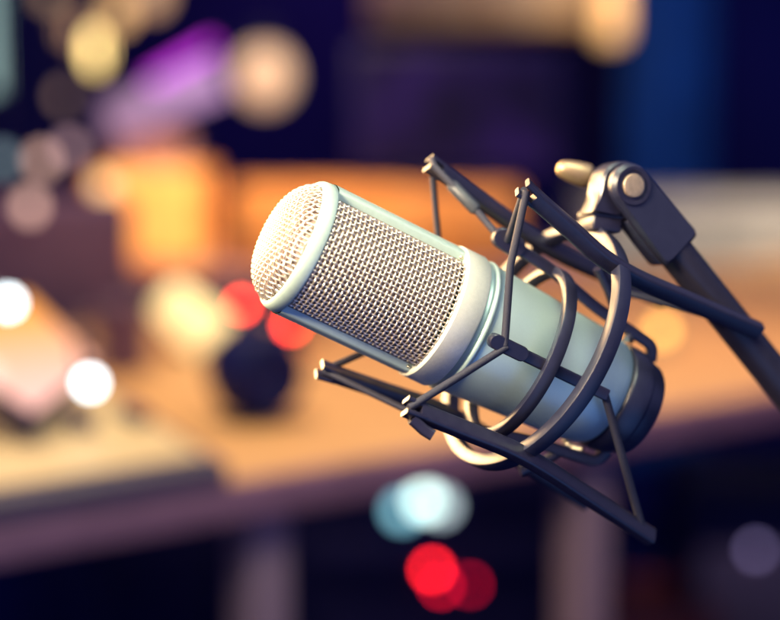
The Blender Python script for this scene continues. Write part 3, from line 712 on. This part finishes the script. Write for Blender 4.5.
# dark bin and a floor unit at the lower right
u0 = at(756, 560, 3.0)
fu = thing('floor_amplifier', 'dark amplifier on the floor at the lower right with a faint lavender light', 'amplifier', V((u0.x, u0.y + .15, 0)))
b = MB(); b.box(V((u0.x + .03, u0.y + .16, .19)), .30, .3, .376, bev=.008); b.build('case', MAT['dark'], fu)
b = MB(); b.box(V((u0.x + .03, u0.y + .004, .15)), .26, .014, .24, bev=.004); b.build('speaker_grille', MAT['innermesh'], fu)
led(756, 550, .009, (.20, .16, .34), 5, fu, u0.y - .006)
bx = at(655, 612, 2.9)
cs = thing('storage_crate', 'reddish brown storage crate on the floor under the desk', 'crate', V((bx.x, bx.y + .12, 0)))
redw = wood('red_brown_wood', (.30, .07, .05), (.40, .10, .07), (8, 8, 2))
for k in range(3):
    b = MB(); b.box(V((bx.x, bx.y + .012, .035 + .062 * k)), .22, .012, .05, bev=.002); b.build('slat', redw, cs)
    b = MB(); b.box(V((bx.x, bx.y + .228, .035 + .062 * k)), .22, .012, .05, bev=.002); b.build('slat', redw, cs)
for sg in (-1, 1):
    b = MB(); b.box(V((bx.x + sg * .104, bx.y + .12, .095)), .012, .202, .17, bev=.002); b.build('side_panel', redw, cs)
b = MB(); b.box(V((bx.x, bx.y + .12, .006)), .195, .202, .01, bev=.002); b.build('base', redw, cs)

# ------------------------------------------------------------------ light
w = bpy.data.worlds.new('World'); scene.world = w; w.use_nodes = True
bg = w.node_tree.nodes['Background']; bg.inputs[0].default_value = (.24, .24, .66, 1); bg.inputs[1].default_value = .60
def area(name, loc, target, size, energy, col, spread=None):
    l = bpy.data.lights.new(name, 'AREA'); l.energy = energy; l.size = size; l.color = col
    if spread: l.spread = R(spread)
    o = bpy.data.objects.new(name, l); COL.objects.link(o); o.location = loc
    o.rotation_euler = (target - loc).to_track_quat('-Z', 'Y').to_euler(); return o
sbx = area('warm_softbox', rig(-.74, -.38, 1.30), MC, .6, 10.5, (1, .62, .27), 64); sbx.data.shape = 'RECTANGLE'; sbx.data.size_y = .9
area('front_key', rig(-.62, -.44, .16), MC, .30, 3.6, (1, .80, .52), 50)
area('teal_fill', rig(.16, -.88, .22), MC + ma * .1, .5, 11, (.90, 1, .72))
area('desk_lamp_right', V((.55, 2.30, 1.9)), V((.35, 2.1, .75)), .35, 5.2, (1, .70, .42), 100)
area('desk_lamp_left', V((-.35, 1.75, 1.95)), V((-.3, 1.65, .75)), .35, 5.2, (1, .82, .45), 100)
area('blue_fill', rig(.42, .62, .25), MC + ma * .12, .9, .62, (.16, .36, 1), 90)
area('violet_wash', V((-.25, 4.2, 1.7)), V((.0, 5.0, 1.05)), .3, 1.8, (.85, .45, 1), 120)
area('sideboard_fill', V((-.1, 2.6, 1.7)), V((-.15, 3.0, .88)), .2, 4, (1, .62, .28), 70)  # added unseen light that warms the drawer box and lantern
area('wall_cabinet_fill', V((.60, 3.75, 1.5)), V((.55, 4.2, 1.25)), .15, 1.0, (1, .72, .40), 90)  # small area light added to brighten the wall cabinet
area('white_cabinet_fill', V((.9, 2.9, 1.7)), V((.85, 3.35, .8)), .25, 3.6, (1, .86, .62), 80)  # unseen area light added over the white cabinet
l = bpy.data.lights.new('blue_lamp', 'SPOT'); l.energy = 40; l.spot_size = R(45); l.color = (.1, .35, 1); l.shadow_soft_size = .1
o = bpy.data.objects.new('blue_lamp', l); COL.objects.link(o); o.location = V((1.0, 3.4, 2.3)); o.rotation_euler = (V((.72, 4.5, 1.25)) - o.location).to_track_quat('-Z', 'Y').to_euler()

scene.view_settings.view_transform = 'Standard'; scene.view_settings.look = 'None'
scene.view_settings.exposure = 0; scene.view_settings.gamma = 1
scene.render.engine = 'CYCLES'
scene.cycles.use_denoising = True; scene.cycles.max_bounces = 6
scene.cycles.sample_clamp_indirect = 4
